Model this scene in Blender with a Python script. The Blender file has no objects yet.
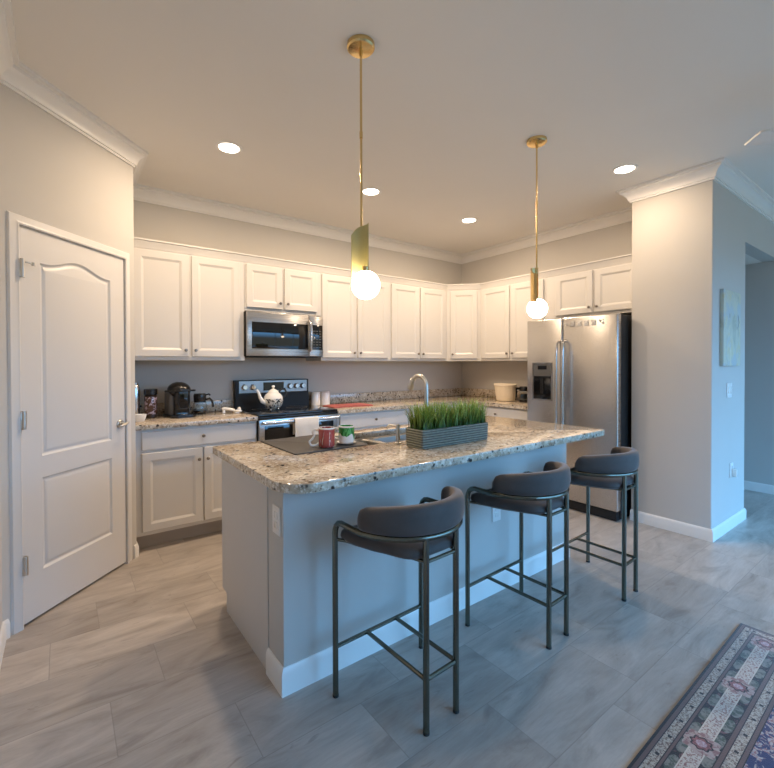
import bpy, bmesh, math, random
from mathutils import Vector, Matrix
random.seed(7)
SC = bpy.context.scene
COL = SC.collection
PI = math.pi

# ------------------------------------------------------------------ camera
CX, CY, CZ = -4.4179, -4.0868, 1.3367
YAW, PITCH, ROLL, FPX = 0.6345, -0.0107, -0.0031, 430.56
cd = bpy.data.cameras.new('camera')
cam = bpy.data.objects.new('camera', cd)
COL.objects.link(cam)
_f = Vector((math.sin(YAW)*math.cos(PITCH), math.cos(YAW)*math.cos(PITCH), math.sin(PITCH)))
_r = Vector((math.cos(YAW), -math.sin(YAW), 0))
_u = _r.cross(_f)
_r, _u = _r*math.cos(ROLL)+_u*math.sin(ROLL), _u*math.cos(ROLL)-_r*math.sin(ROLL)
M = Matrix((_r, _u, -_f)).transposed().to_4x4()
M.translation = Vector((CX, CY, CZ))
cam.matrix_world = M
cd.sensor_fit = 'HORIZONTAL'
cd.sensor_width = 36
cd.lens = FPX*36/774
cd.shift_x = (387-378.92)/774
cd.shift_y = -(384-369.16)/774
cd.clip_start = 0.02
SC.camera = cam

# ------------------------------------------------------------------ sky, daylight, exposure
w = bpy.data.worlds.new('sky')
SC.world = w
w.use_nodes = True
bgn = w.node_tree.nodes['Background']
# clear sky above the horizon, a dim paved and planted yard below it
wt = w.node_tree
wc = wt.nodes.new('ShaderNodeTexCoord')
wz = wt.nodes.new('ShaderNodeSeparateXYZ')
wr = wt.nodes.new('ShaderNodeValToRGB')
wm = wt.nodes.new('ShaderNodeMapRange')
wm.inputs[1].default_value = 0.0
wm.inputs[2].default_value = 0.16
wr.color_ramp.elements[0].color = (0.075, 0.085, 0.08, 1)
wr.color_ramp.elements[1].color = (0.18, 0.52, 1.0, 1)
wt.links.new(wc.outputs['Generated'], wz.inputs[0])
wt.links.new(wz.outputs[2], wm.inputs[0])
wt.links.new(wm.outputs[0], wr.inputs[0])
wt.links.new(wr.outputs[0], bgn.inputs[0])
bgn.inputs[1].default_value = 7.2
SC.view_settings.view_transform = 'Standard'
SC.view_settings.look = 'None'
SC.view_settings.gamma = 1
SC.view_settings.exposure = 0.17
WARM = (1.0, 0.76, 0.53)
CAN_W, GLOBE_S = 19.0, 21.0
SC.cycles.max_bounces = 10
SC.cycles.diffuse_bounces = 6
SC.cycles.caustics_reflective = False
SC.cycles.caustics_refractive = False
def area_light(name, loc, rot, sx, sy, power, color, shape='RECTANGLE', portal=False):
    l = bpy.data.lights.new(name, 'AREA')
    l.shape = shape
    l.size = sx
    if shape == 'RECTANGLE': l.size_y = sy
    l.energy = power
    l.color = color
    if portal: l.cycles.is_portal = True
    o = bpy.data.objects.new(name, l)
    o.location = loc
    o.rotation_euler = rot
    COL.objects.link(o)
    return o
# daylight through the wide sliding-door opening behind the camera (samples the sky only)
area_light('daylight_portal', (.2, -6.25, 1.30), (-PI/2, 0, 0), 6.8, 2.55, 1, (1, 1, 1), portal=True)

# ------------------------------------------------------------------ materials
class NT:
    def __init__(s, name):
        s.m = bpy.data.materials.new(name)
        s.m.use_nodes = True
        s.t = s.m.node_tree
        s.b = s.t.nodes['Principled BSDF']
    def n(s, typ, **kw):
        nd = s.t.nodes.new(typ)
        for k, v in kw.items():
            setattr(nd, k, v)
        return nd
    def set(s, sock, v):
        if hasattr(v, 'is_linked') or isinstance(v, bpy.types.NodeSocket):
            s.t.links.new(v, sock)
        else:
            sock.default_value = v
    def math(s, op, a, b=None, c=None):
        nd = s.n('ShaderNodeMath', operation=op)
        s.set(nd.inputs[0], a)
        if b is not None: s.set(nd.inputs[1], b)
        if c is not None: s.set(nd.inputs[2], c)
        return nd.outputs[0]
    def mix(s, fac, a, b):
        nd = s.n('ShaderNodeMix', data_type='RGBA')
        s.set(nd.inputs[0], fac)
        s.set(nd.inputs[6], (*a, 1) if isinstance(a, tuple) and len(a) == 3 else a)
        s.set(nd.inputs[7], (*b, 1) if isinstance(b, tuple) and len(b) == 3 else b)
        return nd.outputs[2]
    def coord(s, kind='Object'):
        return s.n('ShaderNodeTexCoord').outputs[kind]
    def xyz(s, v):
        nd = s.n('ShaderNodeSeparateXYZ')
        s.set(nd.inputs[0], v)
        return nd.outputs
    def comb(s, x, y, z):
        nd = s.n('ShaderNodeCombineXYZ')
        for i, v in enumerate((x, y, z)): s.set(nd.inputs[i], v)
        return nd.outputs[0]
    def scale(s, v, sc):
        nd = s.n('ShaderNodeMapping')
        s.set(nd.inputs[0], v)
        nd.inputs['Scale'].default_value = sc
        return nd.outputs[0]
    def noise(s, v, scale, detail=3, rough=.55, dist=0):
        nd = s.n('ShaderNodeTexNoise')
        s.set(nd.inputs['Vector'], v)
        nd.inputs['Scale'].default_value = scale
        nd.inputs['Detail'].default_value = detail
        nd.inputs['Roughness'].default_value = rough
        nd.inputs['Distortion'].default_value = dist
        return nd.outputs[0]
    def voro(s, v, scale, out='Distance', feature='F1'):
        nd = s.n('ShaderNodeTexVoronoi', feature=feature)
        s.set(nd.inputs['Vector'], v)
        nd.inputs['Scale'].default_value = scale
        return nd.outputs[out]
    def ramp(s, fac, stops, interp='LINEAR'):
        nd = s.n('ShaderNodeValToRGB')
        nd.color_ramp.interpolation = interp
        el = nd.color_ramp.elements
        while len(el) < len(stops): el.new(0.5)
        for e, (p, c) in zip(el, stops):
            e.position = p
            e.color = (*c, 1) if len(c) == 3 else c
        s.set(nd.inputs[0], fac)
        return nd.outputs[0]
    def step(s, fac, lo, hi):
        nd = s.n('ShaderNodeMapRange')
        nd.clamp = True
        s.set(nd.inputs[0], fac)
        nd.inputs[1].default_value = lo
        nd.inputs[2].default_value = hi
        return nd.outputs[0]
    def bump(s, h, strength=.2, dist=.002):
        nd = s.n('ShaderNodeBump')
        nd.inputs['Strength'].default_value = strength
        nd.inputs['Distance'].default_value = dist
        s.set(nd.inputs['Height'], h)
        s.t.links.new(nd.outputs[0], s.b.inputs['Normal'])
    def base(s, v):
        s.set(s.b.inputs['Base Color'], (*v, 1) if isinstance(v, tuple) and len(v) == 3 else v)
    def p(s, **kw):
        for k, v in kw.items():
            s.set(s.b.inputs[k.replace('_', ' ')], v)

def simple(name, col, rough=.5, metal=0, noise=0, nscale=40, bump=0, bscale=200, **kw):
    t = NT(name)
    c = t.coord()
    if noise:
        f = t.noise(c, nscale, 3)
        t.base(t.mix(f, tuple(x*(1-noise) for x in col), tuple(min(1, x*(1+noise)) for x in col)))
    else:
        t.base(col)
    t.p(Roughness=rough, Metallic=metal, **kw)
    if bump: t.bump(t.noise(c, bscale, 2), bump, .001)
    return t.m

M_WALL = simple('wall_paint', (.57, .545, .51), .85, noise=.03, nscale=3, bump=.15, bscale=140)
M_CEIL = simple('ceiling_paint', (.80, .77, .72), .9, noise=.02, nscale=2, bump=.2, bscale=90)
M_TRIM = simple('trim_paint', (.82, .80, .77), .35, noise=.01, nscale=5)
M_DOORP = simple('door_paint', (.68, .66, .64), .4, noise=.01, nscale=5)
M_CAB = simple('cabinet_paint', (.66, .635, .605), .38, noise=.01, nscale=6)
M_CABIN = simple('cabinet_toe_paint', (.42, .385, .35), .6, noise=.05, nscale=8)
M_ISL = simple('island_end_panel', (.60, .575, .545), .45, noise=.02, nscale=6)
M_NICKEL = simple('brushed_nickel', (.62, .59, .54), .36, 1)
M_BRONZE = simple('knob_bronze', (.25, .22, .19), .3, 1)
M_GUN = simple('gunmetal_bronze', (.165, .165, .135), .24, 1, noise=.1, nscale=30)
M_BRASS = simple('satin_brass', (.78, .56, .25), .22, 1, noise=.05, nscale=25)
M_BRASSIN = simple('brass_sleeve_inside', (.46, .42, .20), .5, .15)
M_BLACK = simple('black_plastic', (.012, .012, .013), .25)
M_BLACKM = simple('black_matte', (.009, .009, .0095), .6)
M_BLACKG = simple('black_glass', (.006, .006, .007), .05, Specular_IOR_Level=.6)
M_WHITEP = simple('white_plastic', (.82, .80, .77), .35)
M_CERAM = simple('white_ceramic', (.86, .84, .80), .15, Coat_Weight=.3)
M_CREAM = simple('cream_basket', (.80, .70, .55), .7, noise=.06, nscale=60, bump=.6, bscale=120)
M_CHROME = simple('chrome', (.85, .85, .84), .08, 1)
M_RED = simple('red_cloth', (.40, .11, .10), .9, noise=.15, nscale=60, bump=.5, bscale=300)
M_TOWEL = simple('white_towel', (.74, .71, .66), .95, noise=.06, nscale=80, bump=.6, bscale=350)
M_MAT = simple('charcoal_mat', (.05, .045, .042), .5, noise=.1, nscale=50)
M_GREYP = simple('grey_plastic', (.10, .10, .10), .4)
M_RUBBER = simple('rubber_foot', (.02, .02, .02), .8)
M_COFFEE = simple('dark_coffee', (.03, .015, .008), .3)

def stainless(name, axis, col=(.56, .54, .52), rough=.27):
    t = NT(name)
    sc = [2, 2, 2]
    sc[axis] = 2
    for i in range(3):
        if i != axis: sc[i] = 500
    f = t.noise(t.scale(t.coord(), tuple(sc)), 1, 3)
    t.base(t.mix(f, tuple(x*.88 for x in col), tuple(x*1.08 for x in col)))
    t.p(Metallic=1, Roughness=t.math('MULTIPLY_ADD', f, .12, rough-.05))
    return t.m
M_SSX = stainless('stainless_along_x', 0)
M_SSY = stainless('stainless_along_y', 1)
M_SSZ = stainless('stainless_along_z', 2, (.60, .58, .56), .2)

M_SSD = stainless('stainless_dark_panel', 0, (.36, .34, .32), .38)

def glassy(name, col, rough=.03, alpha_mix=.75):
    t = NT(name)
    t.base(col)
    t.p(Roughness=rough, Transmission_Weight=1.0, IOR=1.45)
    return t.m
M_GLASS = glassy('clear_glass', (.9, .92, .92))

def emit(name, col, s):
    t = NT(name)
    t.base((.9, .9, .9))
    t.p(Emission_Color=(*col, 1), Emission_Strength=s, Roughness=.4)
    return t.m
M_GLOBE = emit('lit_opal_globe', (1.0, .76, .53), GLOBE_S)
M_LENS = emit('lit_downlight_lens', (1.0, .86, .70), 12.0)

def granite():
    t = NT('granite')
    c = t.coord()
    n1 = t.noise(c, 16, 5, .7)
    n2 = t.noise(c, 48, 4, .7)
    n3 = t.noise(c, 75, 3, .6)
    col = t.ramp(n1, [(.32, (.30, .225, .155)), (.45, (.50, .405, .30)), (.58, (.62, .53, .41)), (.70, (.72, .65, .54))])
    col = t.mix(t.step(n2, .53, .62), col, (.78, .72, .62))
    col = t.mix(t.step(n3, .58, .66), col, (.22, .155, .11))
    v = t.voro(c, 34)
    msk = t.math('MULTIPLY', t.step(v, .36, .22), t.step(t.noise(c, 20, 2), .50, .56))
    col = t.mix(msk, col, (.035, .028, .024))
    t.base(col)
    t.p(Roughness=.09, Specular_IOR_Level=.6)
    return t.m
M_GRAN = granite()

def floor_mat():
    t = NT('floor_tile')
    x, y, z = t.xyz(t.coord())
    TW, TH = .298, .597
    r = t.math('DIVIDE', t.math('ADD', y, 3.28), TW)
    row = t.math('FLOOR', r)
    fy = t.math('SUBTRACT', r, row)
    xs = t.math('DIVIDE', t.math('SUBTRACT', t.math('ADD', x, 2.485), t.math('MULTIPLY', row, .199)), TH)
    colm = t.math('FLOOR', xs)
    fx = t.math('SUBTRACT', xs, colm)
    wn = t.n('ShaderNodeTexWhiteNoise', noise_dimensions='3D')
    t.set(wn.inputs[0], t.comb(row, colm, 3.7))
    rnd = wn.outputs[0]
    rx, ry, rz = t.xyz(wn.outputs[1])
    v = t.comb(t.math('ADD', t.math('MULTIPLY', x, 1.0), t.math('MULTIPLY', rx, 9)),
               t.math('ADD', t.math('MULTIPLY', y, 3.4), t.math('MULTIPLY', ry, 9)), t.math('MULTIPLY', rz, 20))
    n1 = t.noise(v, 2.6, 6, .6, .9)
    n2 = t.noise(t.scale(v, (1, 4, 1)), 9, 5, .65, .4)
    n3 = t.noise(v, 7, 3, .5, 1.5)
    col = t.ramp(n1, [(.28, (.27, .232, .20)), (.45, (.39, .345, .305)), (.62, (.47, .42, .375)), (.8, (.55, .50, .45))])
    col = t.mix(t.math('MULTIPLY', t.step(n2, .45, .75), .35), col, (.29, .255, .225))
    col = t.mix(t.math('MULTIPLY', t.step(n3, .66, .76), .55), col, (.20, .17, .15))
    hv = t.n('ShaderNodeHueSaturation')
    t.set(hv.inputs['Color'], col)
    t.set(hv.inputs['Value'], t.math('MULTIPLY_ADD', rnd, .22, .90))
    col = hv.outputs[0]
    gx = t.math('MINIMUM', fx, t.math('SUBTRACT', 1, fx))
    gy = t.math('MINIMUM', fy, t.math('SUBTRACT', 1, fy))
    gd = t.math('MINIMUM', t.math('MULTIPLY', gx, TH), t.math('MULTIPLY', gy, TW))
    g = t.step(gd, .0022, .0012)
    col = t.mix(t.math('MULTIPLY', g, .5), col, (.22, .20, .18))
    t.base(col)
    t.p(Roughness=t.math('MULTIPLY_ADD', n2, .15, .26), Specular_IOR_Level=.45)
    t.bump(t.math('SUBTRACT', t.math('MULTIPLY', n2, .15), g), .25, .001)
    return t.m
M_FLOOR = floor_mat()

def velvet():
    t = NT('grey_velvet')
    c = t.coord()
    n = t.noise(c, 9, 4, .6, .5)
    n2 = t.noise(c, 400, 2)
    t.base(t.mix(n, (.05, .043, .041), (.105, .09, .085)))
    t.p(Roughness=.75, Sheen_Weight=.65, Sheen_Roughness=.35)
    t.set(t.b.inputs['Sheen Tint'], (.75, .70, .70, 1))
    t.bump(n2, .15, .001)
    return t.m
M_VELV = velvet()

def planter_mat():
    t = NT('grey_green_wicker')
    x, y, z = t.xyz(t.coord())
    c = t.coord()
    a = t.math('SINE', t.math('MULTIPLY', z, 2*PI/.0125))
    b = t.math('SINE', t.math('MULTIPLY', t.math('ADD', x, y), 2*PI/.05))
    n = t.noise(c, 60, 3)
    col = t.mix(n, (.15, .165, .135), (.33, .345, .29))
    col = t.mix(t.step(a, -.3, -.9), col, (.05, .06, .05))
    t.base(col)
    t.p(Roughness=.7)
    t.bump(t.math('ADD', a, t.math('MULTIPLY', b, .25)), .6, .004)
    return t.m
M_PLANT = planter_mat()

def grass_mat():
    t = NT('grass_blade')
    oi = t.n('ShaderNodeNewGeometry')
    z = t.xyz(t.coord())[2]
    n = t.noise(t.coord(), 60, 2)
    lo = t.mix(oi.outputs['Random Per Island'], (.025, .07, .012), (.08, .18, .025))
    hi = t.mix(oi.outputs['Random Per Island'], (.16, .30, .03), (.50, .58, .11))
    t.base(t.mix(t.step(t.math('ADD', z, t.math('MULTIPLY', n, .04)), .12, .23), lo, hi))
    t.p(Roughness=.45)
    return t.m
M_GRASS = grass_mat()

def pattern_mug(name, ground, ink, scale, squash, thresh, stripes=0):
    t = NT(name)
    c = t.coord()
    n = t.noise(t.scale(c, squash), scale, 3, .6, .8)
    f = t.step(n, thresh, thresh+.04)
    col = t.mix(f, ground, ink)
    if stripes:
        z = t.xyz(c)[2]
        a = t.noise(t.scale(c, (1, 1, .12)), 42, 1)
        lvl = t.math('ADD', t.math('MULTIPLY', a, .11), 0)
        f2 = t.step(t.math('SUBTRACT', z, t.math('SUBTRACT', .09, lvl)), -.001, .001)
        col = t.mix(f2, (.85, .84, .80), col)
    t.base(col)
    t.p(Roughness=.15)
    return t.m
M_MUGRED = pattern_mug('red_patterned_glaze', (.42, .08, .07), (.80, .72, .66), 60, (1, 1, .2), .56)
M_MUGGRN = pattern_mug('green_drip_glaze', (.02, .20, .04), (.10, .42, .12), 50, (1, 1, .3), .5, 1)
M_FLORAL = pattern_mug('black_and_white_floral', (.75, .72, .66), (.05, .05, .05), 38, (1, 1, 1), .50)
M_LABEL = pattern_mug('brown_purple_label', (.09, .045, .03), (.40, .31, .35), 34, (1, 1, 1), .5)

def art_mat():
    t = NT('abstract_painting')
    c = t.coord()
    z = t.xyz(c)[2]
    n = t.noise(t.scale(c, (1, 1, .45)), 9, 5, .65, 1.2)
    col = t.ramp(n, [(.3, (.40, .42, .34)), (.5, (.62, .62, .52)), (.6, (.62, .56, .36)), (.72, (.78, .78, .70))])
    col = t.mix(t.step(t.noise(c, 6, 3), .52, .62), col, (.50, .55, .56))
    band = t.math('MULTIPLY', t.step(z, .28, .32), t.step(z, .42, .38))
    marks = t.step(t.noise(t.scale(c, (1, 1, .3)), 26, 1), .62, .66)
    col = t.mix(t.math('MULTIPLY', band, marks), col, (.06, .06, .06))
    t.base(col)
    t.p(Roughness=.6)
    return t.m
M_ART = art_mat()

def rug_mat(X0, X1, Y0, Y1):
    t = NT('persian_rug')
    c = t.coord()
    x, y, z = t.xyz(c)
    dx = t.math('MINIMUM', t.math('SUBTRACT', x, X0), t.math('SUBTRACT', X1, x))
    dy = t.math('MINIMUM', t.math('SUBTRACT', y, Y0), t.math('SUBTRACT', Y1, y))
    d = t.math('MINIMUM', dx, dy)
    horiz = t.math('LESS_THAN', dy, dx)
    # s runs along the border, d across it
    hs = t.math('SUBTRACT', X1-.122, x)
    vs = t.math('SUBTRACT', Y1-.117, y)
    s = t.math('ADD', t.math('MULTIPLY', hs, horiz), t.math('MULTIPLY', vs, t.math('SUBTRACT', 1, horiz)))
    fine = t.noise(c, 130, 3, .7)
    mid = t.noise(c, 55, 3, .6, .6)
    vc = t.voro(c, 70)
    dark, plum = (.022, .015, .013), (.15, .085, .07)
    cream = t.mix(t.step(fine, .47, .57), (.50, .42, .33), (.17, .10, .075))
    cream = t.mix(t.math('MULTIPLY', t.step(mid, .55, .62), .8), cream, (.30, .26, .22))
    # main border
    period = .44
    u = t.math('SUBTRACT', t.math('FRACT', t.math('ADD', t.math('DIVIDE', s, period), .5)), .5)
    u = t.math('MULTIPLY', u, period)
    vv = t.math('SUBTRACT', d, .119)
    au = t.math('ABSOLUTE', u)
    av = t.math('ABSOLUTE', vv)
    ang = t.math('ARCTAN2', vv, u)
    rad = t.math('SQRT', t.math('ADD', t.math('MULTIPLY', u, u), t.math('MULTIPLY', vv, vv)))
    pet = t.math('MULTIPLY_ADD', t.math('COSINE', t.math('MULTIPLY', ang, 8)), .006, .056)
    main = t.mix(t.step(mid, .56, .60), dark, (.17, .075, .07))
    # side leaves
    lu = t.math('SUBTRACT', t.math('FRACT', t.math('DIVIDE', s, period/4)), .5)
    lu = t.math('MULTIPLY', lu, period/4)
    lv = t.math('SUBTRACT', av, .036)
    le = t.math('ADD', t.math('POWER', t.math('DIVIDE', t.math('ABSOLUTE', lu), .043), 2), t.math('POWER', t.math('DIVIDE', t.math('ABSOLUTE', lv), .017), 2))
    leafc = t.mix(t.step(mid, .42, .56), (.075, .085, .06), (.22, .20, .165))
    main = t.mix(t.step(le, 1.05, .95), main, leafc)
    # cream lozenge strip
    loz = t.math('LESS_THAN', av, .022)
    lozc = t.mix(t.step(fine, .50, .58), (.52, .46, .39), (.24, .11, .10))
    main = t.mix(loz, main, lozc)
    edge = t.math('MULTIPLY', t.math('LESS_THAN', t.math('ABSOLUTE', t.math('SUBTRACT', av, .022)), .002), 1)
    main = t.mix(edge, main, (.55, .48, .40))
    # flowers
    flower = t.mix(t.step(mid, .50, .56), (.40, .30, .26), (.26, .13, .12))
    main = t.mix(t.step(rad, t_lo(t, pet, .002), 0) if False else t.math('LESS_THAN', rad, pet), main, flower)
    main = t.mix(t.math('LESS_THAN', rad, t.math('MULTIPLY', pet, .55)), main, t.mix(t.step(fine, .45, .55), (.30, .11, .11), (.16, .06, .06)))
    main = t.mix(t.math('LESS_THAN', t.math('ABSOLUTE', t.math('SUBTRACT', rad, t.math('MULTIPLY', pet, .52))), .003), main, dark)
    main = t.mix(t.math('LESS_THAN', rad, .016), main, t.mix(t.step(fine, .45, .55), (.46, .36, .38), (.34, .20, .22)))
    # guard dots
    gs = t.math('SUBTRACT', t.math('FRACT', t.math('DIVIDE', s, .11)), .5)
    dotm = t.math('LESS_THAN', t.math('ABSOLUTE', gs), .055)
    g1 = t.math('MULTIPLY', dotm, t.math('LESS_THAN', t.math('ABSOLUTE', t.math('SUBTRACT', d, .041)), .006))
    g2 = t.math('MULTIPLY', dotm, t.math('LESS_THAN', t.math('ABSOLUTE', t.math('SUBTRACT', d, .203)), .006))
    cream = t.mix(t.math('MAXIMUM', g1, g2), cream, dark)
    # field
    field = t.mix(t.step(t.noise(c, 18, 3, .6, 2.0), .50, .53), (.035, .033, .10), t.mix(t.step(fine, .48, .56), (.42, .36, .34), (.30, .12, .12)))
    bands = [(0, dark), (.010, plum), (.022, dark), (.025, cream), (.055, dark), (.058, plum), (.066, dark),
             (.069, main), (.170, dark), (.173, plum), (.185, dark), (.188, cream), (.217, dark), (.220, plum), (.231, dark), (.234, field)]
    col = dark
    for a, cc in bands:
        col = t.mix(t.math('GREATER_THAN', d, a), col, cc)
    t.base(col)
    t.p(Roughness=.95, Sheen_Weight=.3)
    t.bump(t.noise(c, 300, 2), .5, .003)
    return t.m
def t_lo(*a): return 0

# ------------------------------------------------------------------ mesh helpers
class MB:
    def __init__(s): s.b = bmesh.new()
    def merge(s, bm):
        me = bpy.data.meshes.new('tmp')
        bm.to_mesh(me); bm.free()
        s.b.from_mesh(me)
        bpy.data.meshes.remove(me)
        return s
    def box(s, x0, x1, y0, y1, z0, z1, bev=0, seg=2):
        bm = bmesh.new()
        bmesh.ops.create_cube(bm, size=1)
        for v in bm.verts:
            v.co = Vector(((x0+x1)/2+v.co.x*(x1-x0), (y0+y1)/2+v.co.y*(y1-y0), (z0+z1)/2+v.co.z*(z1-z0)))
        if bev:
            bmesh.ops.bevel(bm, geom=list(bm.edges), offset=bev, segments=seg, affect='EDGES', profile=.5)
        return s.merge(bm)
    def lathe(s, prof, c=(0, 0, 0), seg=24, axis='z', a0=0, a1=2*PI):
        b = s.b
        full = abs(a1-a0-2*PI) < 1e-6
        n = seg if full else seg+1
        def P(r, z, a):
            if axis == 'z': q = (r*math.cos(a), r*math.sin(a), z)
            elif axis == 'y': q = (r*math.cos(a), z, -r*math.sin(a))
            else: q = (z, r*math.cos(a), r*math.sin(a))
            return Vector(c)+Vector(q)
        rings = []
        for r, z in prof:
            if r < 1e-6: rings.append([b.verts.new(P(0, z, 0))])
            else: rings.append([b.verts.new(P(r, z, a0+(a1-a0)*k/seg)) for k in range(n)])
        for A, B in zip(rings, rings[1:]):
            for k in range(seg):
                k2 = (k+1) % n
                if len(A) == 1 and len(B) == 1: continue
                if len(A) == 1: f = [A[0], B[k], B[k2]]
                elif len(B) == 1: f = [A[k], B[0], A[k2]]
                else: f = [A[k], B[k], B[k2], A[k2]]
                try: b.faces.new(f)
                except ValueError: pass
        return s
    def cyl(s, c, r, z0, z1, seg=24, axis='z', bev=.0):
        if bev: return s.lathe([(0, z0), (r-bev, z0), (r, z0+bev), (r, z1-bev), (r-bev, z1), (0, z1)], c, seg, axis)
        return s.lathe([(0, z0), (r, z0), (r, z1), (0, z1)], c, seg, axis)
    def sphere(s, c, r, sc=(1, 1, 1), seg=24, rings=14):
        bm = bmesh.new()
        bmesh.ops.create_uvsphere(bm, u_segments=seg, v_segments=rings, radius=r)
        for v in bm.verts: v.co = Vector(c)+Vector((v.co.x*sc[0], v.co.y*sc[1], v.co.z*sc[2]))
        return s.merge(bm)
    def tube(s, pts, r, seg=12, closed=False, rads=None, up=None):
        b = s.b
        pts = [Vector(p) for p in pts]
        n = len(pts)
        T = []
        for i in range(n):
            if closed: d = pts[(i+1) % n]-pts[i-1]
            else: d = pts[min(i+1, n-1)]-pts[max(i-1, 0)]
            T.append(d.normalized())
        u = Vector(up) if up else T[0].orthogonal().normalized()
        rings = []
        for i in range(n):
            if i: u = T[i-1].rotation_difference(T[i]) @ u
            u = (u-T[i]*u.dot(T[i])).normalized()
            v = T[i].cross(u)
            rr = rads[i] if rads else r
            rings.append([b.verts.new(pts[i]+(u*math.cos(2*PI*k/seg)+v*math.sin(2*PI*k/seg))*rr) for k in range(seg)])
        for i in range(n if closed else n-1):
            A, B = rings[i], rings[(i+1) % n]
            for k in range(seg): b.faces.new([A[k], A[(k+1) % seg], B[(k+1) % seg], B[k]])
        if not closed:
            b.faces.new(rings[0][::-1]); b.faces.new(rings[-1])
        return s
    def prism(s, poly, z0, z1, bev=0, seg=2):
        bm = bmesh.new()
        lo = [bm.verts.new((x, y, z0)) for x, y in poly]
        hi = [bm.verts.new((x, y, z1)) for x, y in poly]
        n = len(poly)
        bm.faces.new(lo[::-1]); bm.faces.new(hi)
        for i in range(n): bm.faces.new([lo[i], lo[(i+1) % n], hi[(i+1) % n], hi[i]])
        if bev:
            ed = [e for e in bm.edges if abs(e.verts[0].co.z-e.verts[1].co.z) < 1e-6]
            bmesh.ops.bevel(bm, geom=ed, offset=bev, segments=seg, affect='EDGES', profile=.5)
        return s.merge(bm)
    def sweep(s, path, prof, z=0, closed=False):
        """prof: (offset to the right of the path, height). Mitred along a 2D path."""
        b = s.b
        P = [Vector(p) for p in path]
        n = len(P)
        cols = []
        for i in range(n):
            dp = (P[i]-P[i-1]).normalized() if i else None
            dn = (P[(i+1) % n]-P[i]).normalized() if i < n-1 else None
            if dp is None: dp = dn
            if dn is None: dn = dp
            n1, n2 = Vector((dp.y, -dp.x)), Vector((dn.y, -dn.x))
            m = (n1+n2)
            m = m/max(.2, m.dot(n1)) if m.length > 1e-6 else n1
            cols.append([b.verts.new((P[i].x+m.x*o, P[i].y+m.y*o, z+h)) for o, h in prof])
        k = len(prof)
        for A, B in zip(cols, cols[1:]):
            for j in range(k): b.faces.new([A[j], A[(j+1) % k], B[(j+1) % k], B[j]])
        b.faces.new(cols[0][::-1]); b.faces.new(cols[-1])
        return s
    def loops(s, L, cap0=True, cap1=True):
        """bridge a list of equal-length closed loops of 3D points"""
        b = s.b
        R = [[b.verts.new(p) for p in l] for l in L]
        n = len(R[0])
        for A, B in zip(R, R[1:]):
            for k in range(n):
                b.faces.new([A[k], A[(k+1) % n], B[(k+1) % n], B[k]])
        if cap0: b.faces.new(R[0][::-1])
        if cap1: b.faces.new(R[-1])
        return s
    def relief(s, x0, x1, z0, z1, rings):
        """panel in the XZ plane, front towards -y: rings of (inset, y)"""
        return s.loops([[(x0+i, y, z0+i), (x1-i, y, z0+i), (x1-i, y, z1-i), (x0+i, y, z1-i)] for i, y in rings])
    def build(s, name, mat, parent=None, loc=(0, 0, 0), rotz=0, smooth=True, angle=35):
        bmesh.ops.recalc_face_normals(s.b, faces=list(s.b.faces))
        me = bpy.data.meshes.new(name)
        s.b.to_mesh(me); s.b.free()
        me.materials.append(mat)
        if smooth:
            for p in me.polygons: p.use_smooth = True
            me.set_sharp_from_angle(angle=math.radians(angle))
        o = bpy.data.objects.new(name, me)
        COL.objects.link(o)
        o.location = loc
        o.rotation_euler = (0, 0, rotz)
        if parent: o.parent = parent
        return o

def rounded_poly(poly, rads, n=8):
    out = []
    N = len(poly)
    for i in range(N):
        p0, p1, p2 = Vector(poly[i-1]), Vector(poly[i]), Vector(poly[(i+1) % N])
        r = rads[i]
        if r <= 0: out.append(tuple(p1)); continue
        a, b = (p0-p1).normalized(), (p2-p1).normalized()
        ang = a.angle(b)
        t = r/math.tan(ang/2)
        c = p1+(a+b).normalized()*(r/math.sin(ang/2))
        q0, q1 = p1+a*t, p1+b*t
        a0 = math.atan2(q0.y-c.y, q0.x-c.x); a1 = math.atan2(q1.y-c.y, q1.x-c.x)
        da = (a1-a0+PI) % (2*PI)-PI
        for k in range(n+1): out.append((c.x+r*math.cos(a0+da*k/n), c.y+r*math.sin(a0+da*k/n)))
    return out
def tag(o, label, cat, group=None):
    o['label'] = label; o['category'] = cat
    if group: o['group'] = group
    return o
def thing(name, label, cat, loc=(0, 0, 0), rotz=0, group=None):
    o = bpy.data.objects.new(name, None)
    o.empty_display_size = .05
    COL.objects.link(o)
    o.location = loc; o.rotation_euler = (0, 0, rotz)
    return tag(o, label, cat, group)
def struct(o):
    o['kind'] = 'structure'
    return o
def copy_tree(o, parent=None):
    c = o.copy()
    COL.objects.link(c)
    c.parent = parent
    for ch in list(o.children): copy_tree(ch, c)
    return c
def arc(c, r, a0, a1, n, f):
    return [f(c, r, a0+(a1-a0)*k/n) for k in range(n+1)]

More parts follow.
